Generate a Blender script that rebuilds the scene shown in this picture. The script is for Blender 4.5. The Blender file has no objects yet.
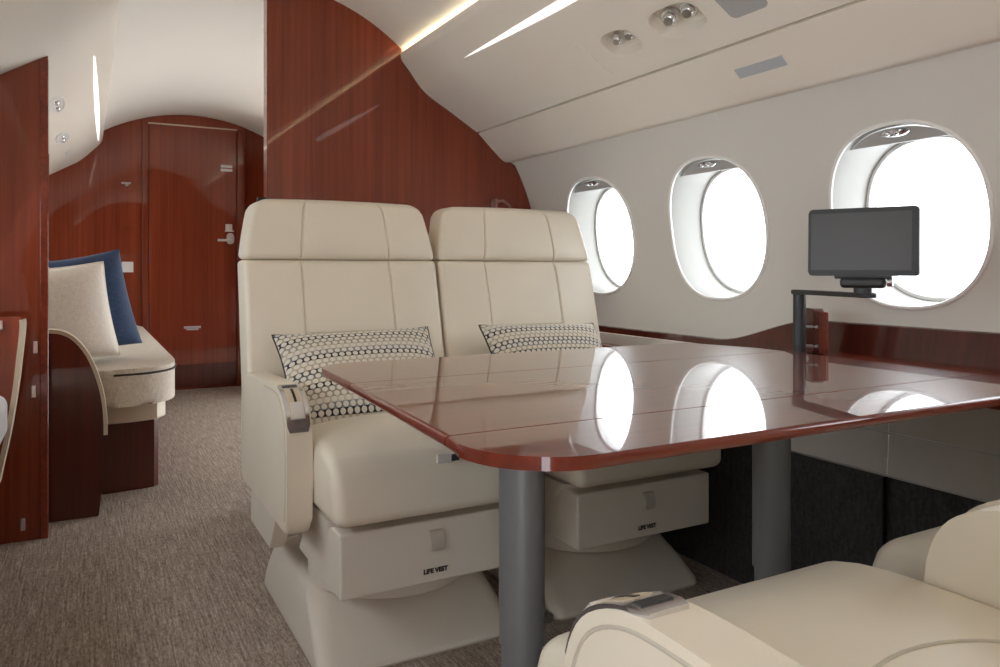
import bpy, bmesh, math, random
from mathutils import Vector, Matrix
random.seed(4)
S = bpy.context.scene
COL = S.collection
PI = math.pi

# ------------------------------------------------------------------ helpers
def lin(c):
    c /= 255.0
    return c / 12.92 if c <= .04045 else ((c + .055) / 1.055) ** 2.4
def rgb(r, g, b): return (lin(r), lin(g), lin(b), 1)

def tag(o, label=None, cat=None, group=None, kind=None):
    if label: o['label'] = label
    if cat: o['category'] = cat
    if group: o['group'] = group
    if kind: o['kind'] = kind
    return o

def obj(name, bm, mat, parent=None, sharp=35, loc=None, rot=None, wn=True, recalc=True):
    if recalc: bmesh.ops.recalc_face_normals(bm, faces=bm.faces[:])
    me = bpy.data.meshes.new(name)
    bm.to_mesh(me); bm.free()
    for p in me.polygons: p.use_smooth = True
    me.set_sharp_from_angle(angle=math.radians(sharp))
    for m in (mat if isinstance(mat, (list, tuple)) else [mat]): me.materials.append(m)
    o = bpy.data.objects.new(name, me); COL.objects.link(o)
    if wn:
        w = o.modifiers.new('even_shading', 'WEIGHTED_NORMAL'); w.keep_sharp = True; w.weight = 80
    if parent: o.parent = parent
    if loc: o.location = loc
    if rot: o.rotation_euler = rot
    return o

def struct(name, bm, mat, parent=None, sharp=35, recalc=True):
    o = obj(name, bm, mat, parent, sharp, recalc=recalc)
    if not parent: o['kind'] = 'structure'
    return o

def thing(name, label, cat, loc=(0, 0, 0), rz=0, group=None):
    o = bpy.data.objects.new(name, None); COL.objects.link(o)
    o.empty_display_size = .1
    o.location = loc; o.rotation_euler = (0, 0, rz)
    return tag(o, label, cat, group)

def copy_tree(o, parent=None):
    c = o.copy(); COL.objects.link(c)
    if parent: c.parent = parent
    for ch in list(o.children): copy_tree(ch, c)
    return c

def axis(h, r, mid):
    """sample positions along -h..h, dense over the rounded ends"""
    k = 5
    a = [-h + r * (1 - math.cos(PI / 2 * i / k)) for i in range(k + 1)] if r > 0 else [-h]
    lo = a[-1]
    m = [lo + (-lo - lo) * i / mid for i in range(1, mid)] if isinstance(mid, int) else [x for x in mid if lo < x < -lo]
    return a + m + [-x for x in reversed(a)]

def rbox(h, r, mid=(2, 2, 2), fn=None, bm=None, c=(0, 0, 0)):
    """rounded box; every vertex may be moved by fn(x,y,z)"""
    bm = bm or bmesh.new()
    A = [axis(h[i], r, mid[i]) for i in range(3)]
    n = [len(a) - 1 for a in A]
    V = {}
    def v(i, j, k):
        if (i, j, k) not in V:
            p = [A[0][i], A[1][j], A[2][k]]
            q = [max(-(h[t] - r), min(h[t] - r, p[t])) for t in range(3)]
            d = Vector([p[t] - q[t] for t in range(3)])
            if d.length > 1e-9 and r > 0: d = d.normalized() * r
            p = [q[t] + d[t] for t in range(3)]
            if fn: p = fn(*p)
            V[(i, j, k)] = bm.verts.new((p[0] + c[0], p[1] + c[1], p[2] + c[2]))
        return V[(i, j, k)]
    for e in (0, n[0]):
        for j in range(n[1]):
            for k in range(n[2]): bm.faces.new((v(e, j, k), v(e, j + 1, k), v(e, j + 1, k + 1), v(e, j, k + 1)))
    for e in (0, n[1]):
        for i in range(n[0]):
            for k in range(n[2]): bm.faces.new((v(i, e, k), v(i + 1, e, k), v(i + 1, e, k + 1), v(i, e, k + 1)))
    for e in (0, n[2]):
        for i in range(n[0]):
            for j in range(n[1]): bm.faces.new((v(i, j, e), v(i + 1, j, e), v(i + 1, j + 1, e), v(i, j + 1, e)))
    return bm

def box(x0, x1, y0, y1, z0, z1, r=.003, bm=None):
    h = ((x1 - x0) / 2, (y1 - y0) / 2, (z1 - z0) / 2)
    return rbox(h, min(r, min(h) * .98), (1, 1, 1), None, bm, ((x0 + x1) / 2, (y0 + y1) / 2, (z0 + z1) / 2))

def prism(poly, ax, t0, t1, bev=0, segs=3, bm=None, where=None):
    """extrude polygon of 2D points along axis 'x','y' or 'z'; bevel the rim edges"""
    nb = bmesh.new()
    def P(a, b, t): return {'x': (t, a, b), 'y': (a, t, b), 'z': (a, b, t)}[ax]
    A = [nb.verts.new(P(a, b, t0)) for a, b in poly]
    B = [nb.verts.new(P(a, b, t1)) for a, b in poly]
    n = len(poly)
    rim = []
    f0 = nb.faces.new(A); f1 = nb.faces.new(B)
    for i in range(n): nb.faces.new((A[i], A[(i + 1) % n], B[(i + 1) % n], B[i]))
    if bev > 0:
        es = [e for e in nb.edges if all(x in A for x in e.verts) or all(x in B for x in e.verts)]
        if where: es = [e for e in es if where(e)]
        bmesh.ops.bevel(nb, geom=es, offset=bev, segments=segs, profile=.5, affect='EDGES', clamp_overlap=True)
    if bm is None: return nb
    me = bpy.data.meshes.new('t'); nb.to_mesh(me); nb.free(); bm.from_mesh(me); bpy.data.meshes.remove(me)
    return bm

def rrect(hx, hy, r, n=6, cx=0, cy=0):
    pts = []
    for sx, sy, a0 in ((1, 1, 0), (-1, 1, 90), (-1, -1, 180), (1, -1, 270)):
        for i in range(n + 1):
            a = math.radians(a0 + 90 * i / n)
            pts.append((cx + sx * (hx - r) + r * math.cos(a), cy + sy * (hy - r) + r * math.sin(a)))
    return pts

def loft(rings, cap=True, bm=None, closed=True):
    bm = bm or bmesh.new()
    R = [[bm.verts.new(p) for p in r] for r in rings]
    n = len(R[0])
    for a, b in zip(R, R[1:]):
        for i in range(n if closed else n - 1):
            bm.faces.new((a[i], a[(i + 1) % n], b[(i + 1) % n], b[i]))
    if cap and closed:
        bm.faces.new(R[0]); bm.faces.new(R[-1])
    return bm

def cyl(p0, p1, r, n=24, r1=None, bm=None, bev=0):
    p0, p1 = Vector(p0), Vector(p1)
    d = (p1 - p0); L = d.length; d.normalize()
    u = d.orthogonal().normalized(); w = d.cross(u)
    r1 = r if r1 is None else r1
    prof = [(0, r), (L, r1)] if bev <= 0 else [(0, r - bev), (bev * .3, r - bev * .3), (bev, r), (L - bev, r1), (L - bev * .3, r1 - bev * .3), (L, r1 - bev)]
    return loft([[p0 + d * t + (u * math.cos(2 * PI * i / n) + w * math.sin(2 * PI * i / n)) * rr for i in range(n)] for t, rr in prof], True, bm)

def tube(pts, r, n=8, closed=False, bm=None):
    bm = bm or bmesh.new()
    pts = [Vector(p) for p in pts]
    N = len(pts); rings = []
    up = None
    for i, p in enumerate(pts):
        a = pts[(i - 1) % N] if (closed or i > 0) else p
        b = pts[(i + 1) % N] if (closed or i < N - 1) else p
        t = (b - a).normalized()
        if up is None: up = t.orthogonal().normalized()
        up = (up - t * up.dot(t)).normalized()
        w = t.cross(up)
        rings.append([bm.verts.new(p + (up * math.cos(2 * PI * k / n) + w * math.sin(2 * PI * k / n)) * r) for k in range(n)])
    for i in range(N if closed else N - 1):
        a, b = rings[i], rings[(i + 1) % N]
        if closed and i == N - 1:       # match the seam with the least twist
            s = min(range(n), key=lambda s: (a[0].co - b[s].co).length)
            b = b[s:] + b[:s]
        for k in range(n): bm.faces.new((a[k], a[(k + 1) % n], b[(k + 1) % n], b[k]))
    if not closed: bm.faces.new(rings[0]); bm.faces.new(rings[-1])
    return bm

def ball(c, r, bm=None, sub=2, sc=(1, 1, 1)):
    bm = bm or bmesh.new()
    bmesh.ops.create_icosphere(bm, subdivisions=sub, radius=r, matrix=Matrix.Translation(c) @ Matrix.Diagonal((*sc, 1)))
    return bm

def crom(pts, n=5):
    out = []
    P = [pts[0]] + list(pts) + [pts[-1]]
    for i in range(1, len(P) - 2):
        for k in range(n):
            t = k / n
            out.append(tuple(.5 * ((2 * P[i][j]) + (-P[i-1][j] + P[i+1][j]) * t + (2*P[i-1][j] - 5*P[i][j] + 4*P[i+1][j] - P[i+2][j]) * t*t
                       + (-P[i-1][j] + 3*P[i][j] - 3*P[i+1][j] + P[i+2][j]) * t**3) for j in range(len(pts[0]))))
    out.append(tuple(pts[-1]))
    return out

class Prof:
    """a cross-section curve (X,z) with arc length"""
    def __init__(s, pts):
        s.p = pts; s.L = [0]
        for a, b in zip(pts, pts[1:]): s.L.append(s.L[-1] + math.hypot(b[0]-a[0], b[1]-a[1]))
    def at(s, t):
        for i in range(len(s.p) - 1):
            if t <= s.L[i+1] or i == len(s.p) - 2:
                u = (t - s.L[i]) / (s.L[i+1] - s.L[i])
                return (s.p[i][0] + u * (s.p[i+1][0]-s.p[i][0]), s.p[i][1] + u * (s.p[i+1][1]-s.p[i][1]))
    def sz(s, z):
        """arc length where the curve reaches height z (curve descends)"""
        for i in range(len(s.p) - 1):
            a, b = s.p[i], s.p[i+1]
            if min(a[1], b[1]) - 1e-9 <= z <= max(a[1], b[1]) + 1e-9 and a[1] != b[1]:
                return s.L[i] + (z - a[1]) / (b[1] - a[1]) * (s.L[i+1] - s.L[i])
    def nrm(s, t):
        a, b = s.at(max(0, t - .01)), s.at(min(s.L[-1], t + .01))
        d = Vector((b[0]-a[0], 0, b[1]-a[1])).normalized()
        return Vector((-d.z, 0, d.x))     # outboard for a right-hand descending curve

def superell(hy, hs, e, n):
    out = []
    for i in range(n):
        a = 2 * PI * i / n
        ca, sa = math.cos(a), math.sin(a)
        k = (abs(ca / hy) ** e + abs(sa / hs) ** e) ** (-1 / e)
        out.append((k * ca, k * sa))
    return out

def inward(bm):
    """turn every face of a liner towards the middle of the cabin"""
    for f in bm.faces:
        f.normal_update(); c = f.calc_center_median()
        if f.normal.dot(Vector((.72 - c.x, 0, .95 - c.z))) < 0: f.normal_flip()
    return bm
def skin_with_holes(prof, y0, y1, holes, s0=None, s1=None, N=64, rings=5):
    """surface extruded along Y with oval holes (Yc, sc, hy, hs, exponent)"""
    bm = bmesh.new()
    L = prof.L[-1]
    s0 = 0 if s0 is None else s0; s1 = L if s1 is None else s1
    def put(y, s):
        X, z = prof.at(s); return bm.verts.new((X, y, z))
    def strip(ya, yb, ss, ny=1):
        ys = [ya + (yb - ya) * i / ny for i in range(ny + 1)]
        g = [[put(y, s) for s in ss] for y in ys]
        for i in range(ny):
            for j in range(len(ss) - 1): bm.faces.new((g[i][j], g[i+1][j], g[i+1][j+1], g[i][j+1]))
    def cuts(a, b): return sorted(set([a, b] + [l for l in prof.L if a < l < b]))
    if not holes:
        strip(y0, y1, cuts(s0, s1)); return inward(bm)
    top = min(h[1] - h[3] for h in holes) - .012; bot = max(h[1] + h[3] for h in holes) + .012
    for l in prof.L:
        if abs(l - bot) < .007: bot = l
        if abs(l - top) < .007: top = l
    strip(y0, y1, cuts(s0, top)); strip(y0, y1, cuts(bot, s1))
    hs = sorted(holes)
    side = None
    edge = y0
    for h in hs:
        ya, yb = h[0] - h[2] - .012, h[0] + h[2] + .012
        inner = superell(h[2], h[3], h[4], N)
        hy, mid = (yb - ya) / 2, (top + bot) / 2
        outer = []
        for iy, is_ in inner:          # the same direction on the rectangle
            cands = []
            if abs(iy) > 1e-9: cands.append(hy / abs(iy))
            if is_ > 1e-9: cands.append((bot - h[1]) / is_)
            if is_ < -1e-9: cands.append((top - h[1]) / is_)
            k = min(cands); outer.append((iy * k, is_ * k))
        corners = [(sx * hy, sy) for sx in (-1, 1) for sy in (top - h[1], bot - h[1])]
        for c in corners:              # snap the nearest to each corner
            i = min(range(N), key=lambda i: (outer[i][0]-c[0])**2 + (outer[i][1]-c[1])**2); outer[i] = c
        side = sorted(set(round(h[1] + b, 7) for a, b in outer if abs(abs(a) - hy) < 1e-7))
        strip(edge, ya, side); edge = yb
        R = []
        for k in range(rings + 1):
            t = k / rings
            R.append([put(h[0] + a[0] + (b[0]-a[0]) * t, h[1] + a[1] + (b[1]-a[1]) * t) for a, b in zip(outer, inner)])
        for a, b in zip(R, R[1:]):
            for i in range(N): bm.faces.new((a[i], a[(i+1) % N], b[(i+1) % N], b[i]))
    strip(edge, y1, side)
    bmesh.ops.remove_doubles(bm, verts=bm.verts[:], dist=1e-5)
    return inward(bm)

# ------------------------------------------------------------------ materials
def nt(name):
    m = bpy.data.materials.new(name); m.use_nodes = True
    t = m.node_tree
    return m, t, t.nodes['Principled BSDF']
def N(t, kind, **kw):
    n = t.nodes.new(kind)
    for k, v in kw.items(): setattr(n, k, v)
    return n
def plain(name, col, rough=.5, metal=0, coat=0, spec=.5, coat_rough=.03):
    m, t, b = nt(name)
    b.inputs['Base Color'].default_value = col
    b.inputs['Roughness'].default_value = rough
    b.inputs['Metallic'].default_value = metal
    b.inputs['Coat Weight'].default_value = coat
    b.inputs['Coat Roughness'].default_value = coat_rough
    b.inputs['Specular IOR Level'].default_value = spec
    return m
def mixcol(t, fac, a, b):
    n = N(t, 'ShaderNodeMix', data_type='RGBA')
    if hasattr(fac, 'links'): t.links.new(fac, n.inputs[0])
    else: n.inputs[0].default_value = fac
    for s, v in ((6, a), (7, b)):
        if hasattr(v, 'links'): t.links.new(v, n.inputs[s])
        else: n.inputs[s].default_value = v
    return n.outputs[2]
def math_(t, op, a, b=None, c=None):
    n = N(t, 'ShaderNodeMath', operation=op)
    for i, v in enumerate((a, b, c)):
        if v is None: continue
        if hasattr(v, 'links'): t.links.new(v, n.inputs[i])
        else: n.inputs[i].default_value = v
    return n.outputs[0]
def coords(t, scale=(1, 1, 1), which='Object'):
    c = N(t, 'ShaderNodeTexCoord'); mp = N(t, 'ShaderNodeMapping')
    t.links.new(c.outputs[which], mp.inputs[0]); mp.inputs['Scale'].default_value = scale
    return mp.outputs[0]
def noise(t, vec, scale, detail=3, rough=.5):
    n = N(t, 'ShaderNodeTexNoise'); t.links.new(vec, n.inputs['Vector'])
    n.inputs['Scale'].default_value = scale; n.inputs['Detail'].default_value = detail; n.inputs['Roughness'].default_value = rough
    return n.outputs['Fac']
def bump(t, b, h, strength=.2, dist=.001):
    n = N(t, 'ShaderNodeBump'); t.links.new(h, n.inputs['Height'])
    n.inputs['Strength'].default_value = strength; n.inputs['Distance'].default_value = dist
    t.links.new(n.outputs[0], b.inputs['Normal'])

def wood(name, dark, light, grain=(55, 55, 1.2), rough=.35, coat=1.0, coat_rough=.02):
    m, t, b = nt(name)
    v = coords(t, grain)
    n1 = noise(t, v, 1.0, 5, .6)
    v2 = coords(t, tuple(g * .14 for g in grain))
    n2 = noise(t, v2, 1.0, 2)
    f = math_(t, 'ADD', math_(t, 'MULTIPLY', n1, .6), math_(t, 'MULTIPLY', n2, .45))
    r = N(t, 'ShaderNodeValToRGB'); t.links.new(f, r.inputs[0])
    r.color_ramp.elements[0].position = .3; r.color_ramp.elements[0].color = dark
    r.color_ramp.elements[1].position = .75; r.color_ramp.elements[1].color = light
    t.links.new(r.outputs[0], b.inputs['Base Color'])
    b.inputs['Roughness'].default_value = rough
    b.inputs['Coat Weight'].default_value = coat; b.inputs['Coat Roughness'].default_value = coat_rough
    b.inputs['Specular IOR Level'].default_value = .12
    return m

def leather(name, col, rough=.42):
    m, t, b = nt(name)
    v = coords(t, (1, 1, 1))
    n = N(t, 'ShaderNodeTexVoronoi'); t.links.new(v, n.inputs['Vector']); n.inputs['Scale'].default_value = 420
    f = noise(t, v, 6, 2)
    t.links.new(mixcol(t, f, tuple(c * .94 for c in col[:3]) + (1,), tuple(min(1, c * 1.05) for c in col[:3]) + (1,)), b.inputs['Base Color'])
    bump(t, b, n.outputs['Distance'], .12, .0006)
    b.inputs['Roughness'].default_value = rough
    return m

def weave(name, a, c, scale=900, rough=.9, sheen=.3):
    m, t, b = nt(name)
    v = coords(t)
    w = noise(t, coords(t, (1, 1, .25)), scale * .35, 2)
    w2 = noise(t, coords(t, (.25, 1, 1)), scale * .35, 2)
    f = math_(t, 'MULTIPLY', math_(t, 'ADD', w, w2), .5)
    r = N(t, 'ShaderNodeValToRGB'); t.links.new(f, r.inputs[0])
    r.color_ramp.elements[0].position = .35; r.color_ramp.elements[0].color = a
    r.color_ramp.elements[1].position = .65; r.color_ramp.elements[1].color = c
    t.links.new(r.outputs[0], b.inputs['Base Color'])
    b.inputs['Roughness'].default_value = rough; b.inputs['Sheen Weight'].default_value = sheen
    bump(t, b, f, .4, .001)
    return m

def carpet():
    m, t, b = nt('ribbed_taupe_carpet')
    v = coords(t, (160, 7, 1))
    n1 = noise(t, v, 1.0, 3, .6)
    n2 = noise(t, coords(t, (1, 1, 1)), 170, 2, .7)
    v3 = coords(t, (210, 45, 1)); n3 = noise(t, v3, 1.0, 2, .6)
    f = math_(t, 'ADD', math_(t, 'MULTIPLY', n1, .4), math_(t, 'ADD', math_(t, 'MULTIPLY', n2, .25), math_(t, 'MULTIPLY', n3, .35)))
    r = N(t, 'ShaderNodeValToRGB'); t.links.new(f, r.inputs[0])
    e = r.color_ramp.elements
    e[0].position = .34; e[0].color = rgb(100, 90, 83)
    e[1].position = .68; e[1].color = rgb(218, 205, 192)
    x = e.new(.5); x.color = rgb(160, 146, 134)
    t.links.new(r.outputs[0], b.inputs['Base Color'])
    b.inputs['Roughness'].default_value = .95; b.inputs['Specular IOR Level'].default_value = .1
    bump(t, b, f, .8, .004)
    return m

def honeycomb(name, cell=.019, ramp_shift=0.0):
    """rows of little rings, the ring colour changing from row to row"""
    m, t, b = nt(name)
    c = N(t, 'ShaderNodeTexCoord'); sp = N(t, 'ShaderNodeSeparateXYZ'); t.links.new(c.outputs['Object'], sp.inputs[0])
    zrow = math_(t, 'DIVIDE', math_(t, 'ADD', sp.outputs[2], 1.0), cell * .86)
    row = math_(t, 'FLOOR', zrow)
    odd = math_(t, 'MULTIPLY', math_(t, 'MODULO', row, 2.0), .5)
    u = math_(t, 'ADD', math_(t, 'DIVIDE', math_(t, 'ADD', sp.outputs[0], 1.0), cell), odd)
    fu = math_(t, 'SUBTRACT', math_(t, 'FRACT', u), .5)
    fz = math_(t, 'MULTIPLY', math_(t, 'SUBTRACT', math_(t, 'FRACT', zrow), .5), .86)
    d = math_(t, 'SQRT', math_(t, 'ADD', math_(t, 'MULTIPLY', fu, fu), math_(t, 'MULTIPLY', fz, fz)))
    ring = math_(t, 'GREATER_THAN', d, .39)
    key = math_(t, 'FRACT', math_(t, 'ADD', math_(t, 'MULTIPLY', row, 1 / 11.0), .02 + ramp_shift))
    r = N(t, 'ShaderNodeValToRGB'); r.color_ramp.interpolation = 'CONSTANT'
    t.links.new(key, r.inputs[0])
    cols = [rgb(150, 140, 122), rgb(138, 130, 116), rgb(28, 30, 40), rgb(172, 158, 132), rgb(96, 104, 110), rgb(60, 66, 74),
            rgb(172, 160, 138), rgb(178, 168, 150), rgb(30, 32, 42), rgb(120, 126, 130), rgb(190, 182, 166)]
    e = r.color_ramp.elements
    e[0].position = 0; e[0].color = cols[0]; e[1].position = 1 / 11; e[1].color = cols[1]
    for i in range(2, 11):
        x = e.new(i / 11); x.color = cols[i]
    t.links.new(mixcol(t, ring, rgb(214, 207, 192), r.outputs[0]), b.inputs['Base Color'])
    b.inputs['Roughness'].default_value = .85; b.inputs['Sheen Weight'].default_value = .2
    bump(t, b, math_(t, 'SUBTRACT', 1.0, d), .5, .002)
    return m

def emit(name, col, s):
    m, t, b = nt(name)
    b.inputs['Base Color'].default_value = col
    b.inputs['Emission Color'].default_value = col; b.inputs['Emission Strength'].default_value = s
    return m

M = dict(
    wood=wood('mahogany_veneer', rgb(106, 40, 21), rgb(144, 66, 38)),
    wood_dark=wood('mahogany_veneer_cross', rgb(62, 24, 16), rgb(96, 40, 27)),
    wood_table=wood('mahogany_table', rgb(84, 28, 15), rgb(122, 45, 25), (2, 60, 60), .3, 1.0, .008),
    wood_ledge=wood('mahogany_ledge', rgb(96, 32, 18), rgb(142, 62, 38), (60, 2, 60)),
    leather=leather('cream_leather', rgb(228, 218.5, 200)),
    leather_grey=leather('cream_leather_piping', rgb(196, 188, 172)),
    shell=plain('ivory_seat_shell', rgb(221, 213, 199), .5),
    wall=plain('warm_grey_wall_liner', rgb(223, 221, 214.5), .75, spec=.25),
    psu=plain('ivory_overhead_panel', rgb(238, 231, 218), .55, spec=.3),
    dome=plain('ivory_headliner', rgb(240, 236, 226), .8, spec=.2),
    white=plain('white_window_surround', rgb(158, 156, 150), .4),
    bead=plain('white_bead', rgb(244, 243, 240), .35),
    pane_ring=plain('white_pane_seal', rgb(236, 236, 234), .5),
    shade=plain('grey_window_shade', rgb(176, 174, 170), .6),
    chrome=plain('polished_chrome', rgb(228, 228, 230), .2, .92),
    nickel=plain('pale_brushed_nickel', rgb(222, 218, 212), .35, .3),
    satin=plain('satin_metal', rgb(190, 190, 190), .3, 1),
    leg=plain('grey_painted_metal', rgb(118, 119, 121), .38, .3),
    dark=weave('charcoal_lining', rgb(48, 47, 47), rgb(74, 72, 71), 300, .95, 0),
    dado=plain('grey_side_panel', rgb(200, 196, 190), .5),
    black=plain('black_plastic', rgb(24, 24, 25), .45),
    graphite=plain('graphite_metal', rgb(62, 63, 65), .4, .4),
    screen=plain('dark_screen', rgb(78, 78, 80), .32, 0, 0),
    text=plain('dark_print', rgb(50, 44, 38), .7),
    white_pl=plain('white_plastic', rgb(226, 224, 220), .4),
    grille=plain('grey_grille', rgb(176, 176, 174), .6),
    sign=plain('grey_lens', rgb(186, 190, 196), .35),
    cream_trim=plain('beige_trim', rgb(205, 190, 165), .5),
    divan=weave('cream_woven_upholstery', rgb(196, 184, 164), rgb(222, 212, 194), 500),
    linen=weave('ivory_linen', rgb(228, 220, 204), rgb(243, 238, 226), 600),
    grey_cloth=weave('pale_grey_cloth', rgb(196, 199, 200), rgb(218, 220, 220), 600),
    blue=weave('blue_velvet', rgb(6, 36, 70), rgb(14, 58, 100), 400, .7, .15),
    carpet=carpet(),
    comb=honeycomb('ring_pattern_fabric'),
    comb2=honeycomb('ring_pattern_fabric_pale', .018, .36),
    cove=emit('warm_cove_lamp', (1, .85, .57, 1), 27),
    cove2=emit('soft_cove_lamp', (1, .92, .78, 1), 21),
    slot=emit('white_slot_lamp', (1, .98, .95, 1), .5),
    lamp=emit('reading_lamp_lens', (1, .95, .85, 1), 1.2),
)
def glass():
    m, t, b = nt('window_glass')
    t.nodes.remove(b)
    tr = N(t, 'ShaderNodeBsdfTransparent'); gl = N(t, 'ShaderNodeBsdfGlossy'); gl.inputs['Roughness'].default_value = .02
    lw = N(t, 'ShaderNodeLayerWeight'); lw.inputs[0].default_value = .5
    fr = N(t, 'ShaderNodeMath', operation='MULTIPLY_ADD'); fr.inputs[1].default_value = .6; fr.inputs[2].default_value = .03
    pw = N(t, 'ShaderNodeMath', operation='POWER'); t.links.new(lw.outputs['Facing'], pw.inputs[0]); pw.inputs[1].default_value = 5
    t.links.new(pw.outputs[0], fr.inputs[0])
    mx = N(t, 'ShaderNodeMixShader')
    t.links.new(fr.outputs[0], mx.inputs[0]); t.links.new(tr.outputs[0], mx.inputs[1]); t.links.new(gl.outputs[0], mx.inputs[2])
    t.links.new(mx.outputs[0], t.nodes['Material Output'].inputs[0])
    return m
M['glass'] = glass()
for k in ('comb', 'comb2', 'carpet'): pass

# ------------------------------------------------------------------ cabin shell
YN, YB, YE = -1.7, 3.13, 6.47          # near end, cabin bulkhead, far door wall
bm = bmesh.new()
bmesh.ops.create_grid(bm, x_segments=1, y_segments=1, size=1)
for v in bm.verts: v.co = (v.co.x * 1.3 + .7, v.co.y * (YE + .2 - YN) / 2 + (YE + .2 + YN) / 2, 0)
struct('floor', bm, M['carpet'])

# headliner dome, its section changing a little towards the door
def dome_sec(y):
    t = max(0, min(1, (y - YB) / (YE - YB)))
    c = .665 + .09 * t; r = .85 + .40 * t; apex = 2.112 + .053 * t; half = .615 + .105 * t
    return [(c + half * math.sin(a) / math.sin(1), y, apex - r + math.sqrt(r * r - (half * math.sin(a) / math.sin(1)) ** 2)) for a in [-1 + 2 * i / 40 for i in range(41)]]
struct('ceiling', loft([dome_sec(y) for y in (YN, 0, 1.5, YB, 4, 5, 6, YE)], False, closed=False), M['dome'])

# right overhead service panel with two oval recesses for the reading lights
upper = crom([(1.210, 1.893), (1.216, 1.862), (1.246, 1.826), (1.326, 1.733), (1.453, 1.657), (1.584, 1.5785)], 5) + [(1.588, 1.582), (1.596, 1.594)]
lower = [(1.610, 1.595), (1.597, 1.579), (1.5925, 1.573)] + crom([(1.5925, 1.573), (1.657, 1.512), (1.708, 1.466)], 4)[1:] + [(1.722, 1.456), (1.734, 1.4515), (1.744, 1.451), (1.80, 1.457)]
RPU, RPL = Prof(upper), Prof(lower)
def s_at_x(pr, x):
    for i in range(len(pr.p) - 1):
        if pr.p[i][0] <= x <= pr.p[i+1][0]: return pr.L[i] + (x - pr.p[i][0]) / (pr.p[i+1][0] - pr.p[i][0]) * (pr.L[i+1] - pr.L[i])
LIGHTS = [(1.897, s_at_x(RPU, 1.461), .074, .053, 3.0), (1.648, s_at_x(RPU, 1.463), .098, .056, 3.0)]
struct('ceiling_right', skin_with_holes(RPU, YN, 5.78, LIGHTS, N=48, rings=3), M['psu'], recalc=False)
struct('trim_1', skin_with_holes(RPL, YN, 5.78, []), M['psu'], recalc=False)
bm = skin_with_holes(Prof([(1.210, 1.893), (1.222, 1.893), (1.24, 1.86), (1.27, 1.80), (1.42, 1.745), (1.65, 1.66), (1.84, 1.56), (1.84, 1.42)]), YN, 5.78, [])
struct('panel_light_cover', bm, M['psu'])  # closed cover behind the panel, added out of view to stop sky light leaking
# left overhead panel, running on past the bulkhead to the door wall
left_pts = crom([(.118, 1.955), (.115, 1.925), (.098, 1.89), (.048, 1.835), (-.032, 1.757), (-.115, 1.705), (-.257, 1.62)], 5)
LPU = Prof(left_pts)
struct('ceiling_left', skin_with_holes(LPU, YN, YE, []), M['psu'], recalc=False)
struct('trim_3', skin_with_holes(Prof([(.118, 1.955), (.106, 1.955), (.045, 1.90), (.045, 2.05)]), YN, YE, []), M['psu'], recalc=False)
# cove lamps behind the two lips
for nm, x0, x1, ys in (('cove_lamp', 1.229, 1.246, (YN + .05, YB - .02)), ('cove_lamp', .072, .088, (YN + .05, YE - .9))):
    z = 1.868 if x0 > 1 else 1.925
    o = obj(nm, box(x0, x1, ys[0], ys[1], z - .008, z + .002, .002), M['cove'] if x0 > 1 else M['cove2'])
    tag(o, 'warm cove lamp strip hidden behind the lip of the %s overhead panel' % ('window side' if x0 > 1 else 'divan side'), 'lamp', 'cove lamps')

# right window wall
RW = Prof(crom([(1.748, 1.50), (1.777, 1.455), (1.822, 1.37), (1.868, 1.256), (1.902, 1.11), (1.918, .97), (1.920, .85), (1.908, .73), (1.885, .62)], 4))
WIN = [(2.617, .227), (1.945, .224), (1.259, .222), (.575, .222), (-.11, .222), (-.79, .222), (3.72, .222), (4.41, .222), (5.10, .222)]
sc = RW.sz(1.087)
holes = [(y, (RW.sz(1.328) + RW.sz(.846)) / 2, hw, (RW.sz(.846) - RW.sz(1.328)) / 2, 2.35) for y, hw in WIN]
SEAM = 1.602
wr = struct('wall_right', skin_with_holes(RW, SEAM + .0012, YE + .05, holes[:2] + holes[6:]), M['wall'], recalc=False)
w2 = struct('wall_right_near', skin_with_holes(RW, YN, SEAM - .0012, holes[2:6]), M['wall'], recalc=False)
w2['kind'] = 'structure'
bm = skin_with_holes(Prof([(p[0] + .004, p[1]) for p in RW.p]), SEAM - .02, SEAM + .02, [])
struct('seam_light_backing', bm, M['wall'])  # backing strip added behind the wall seam so no outside light shows through

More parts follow.
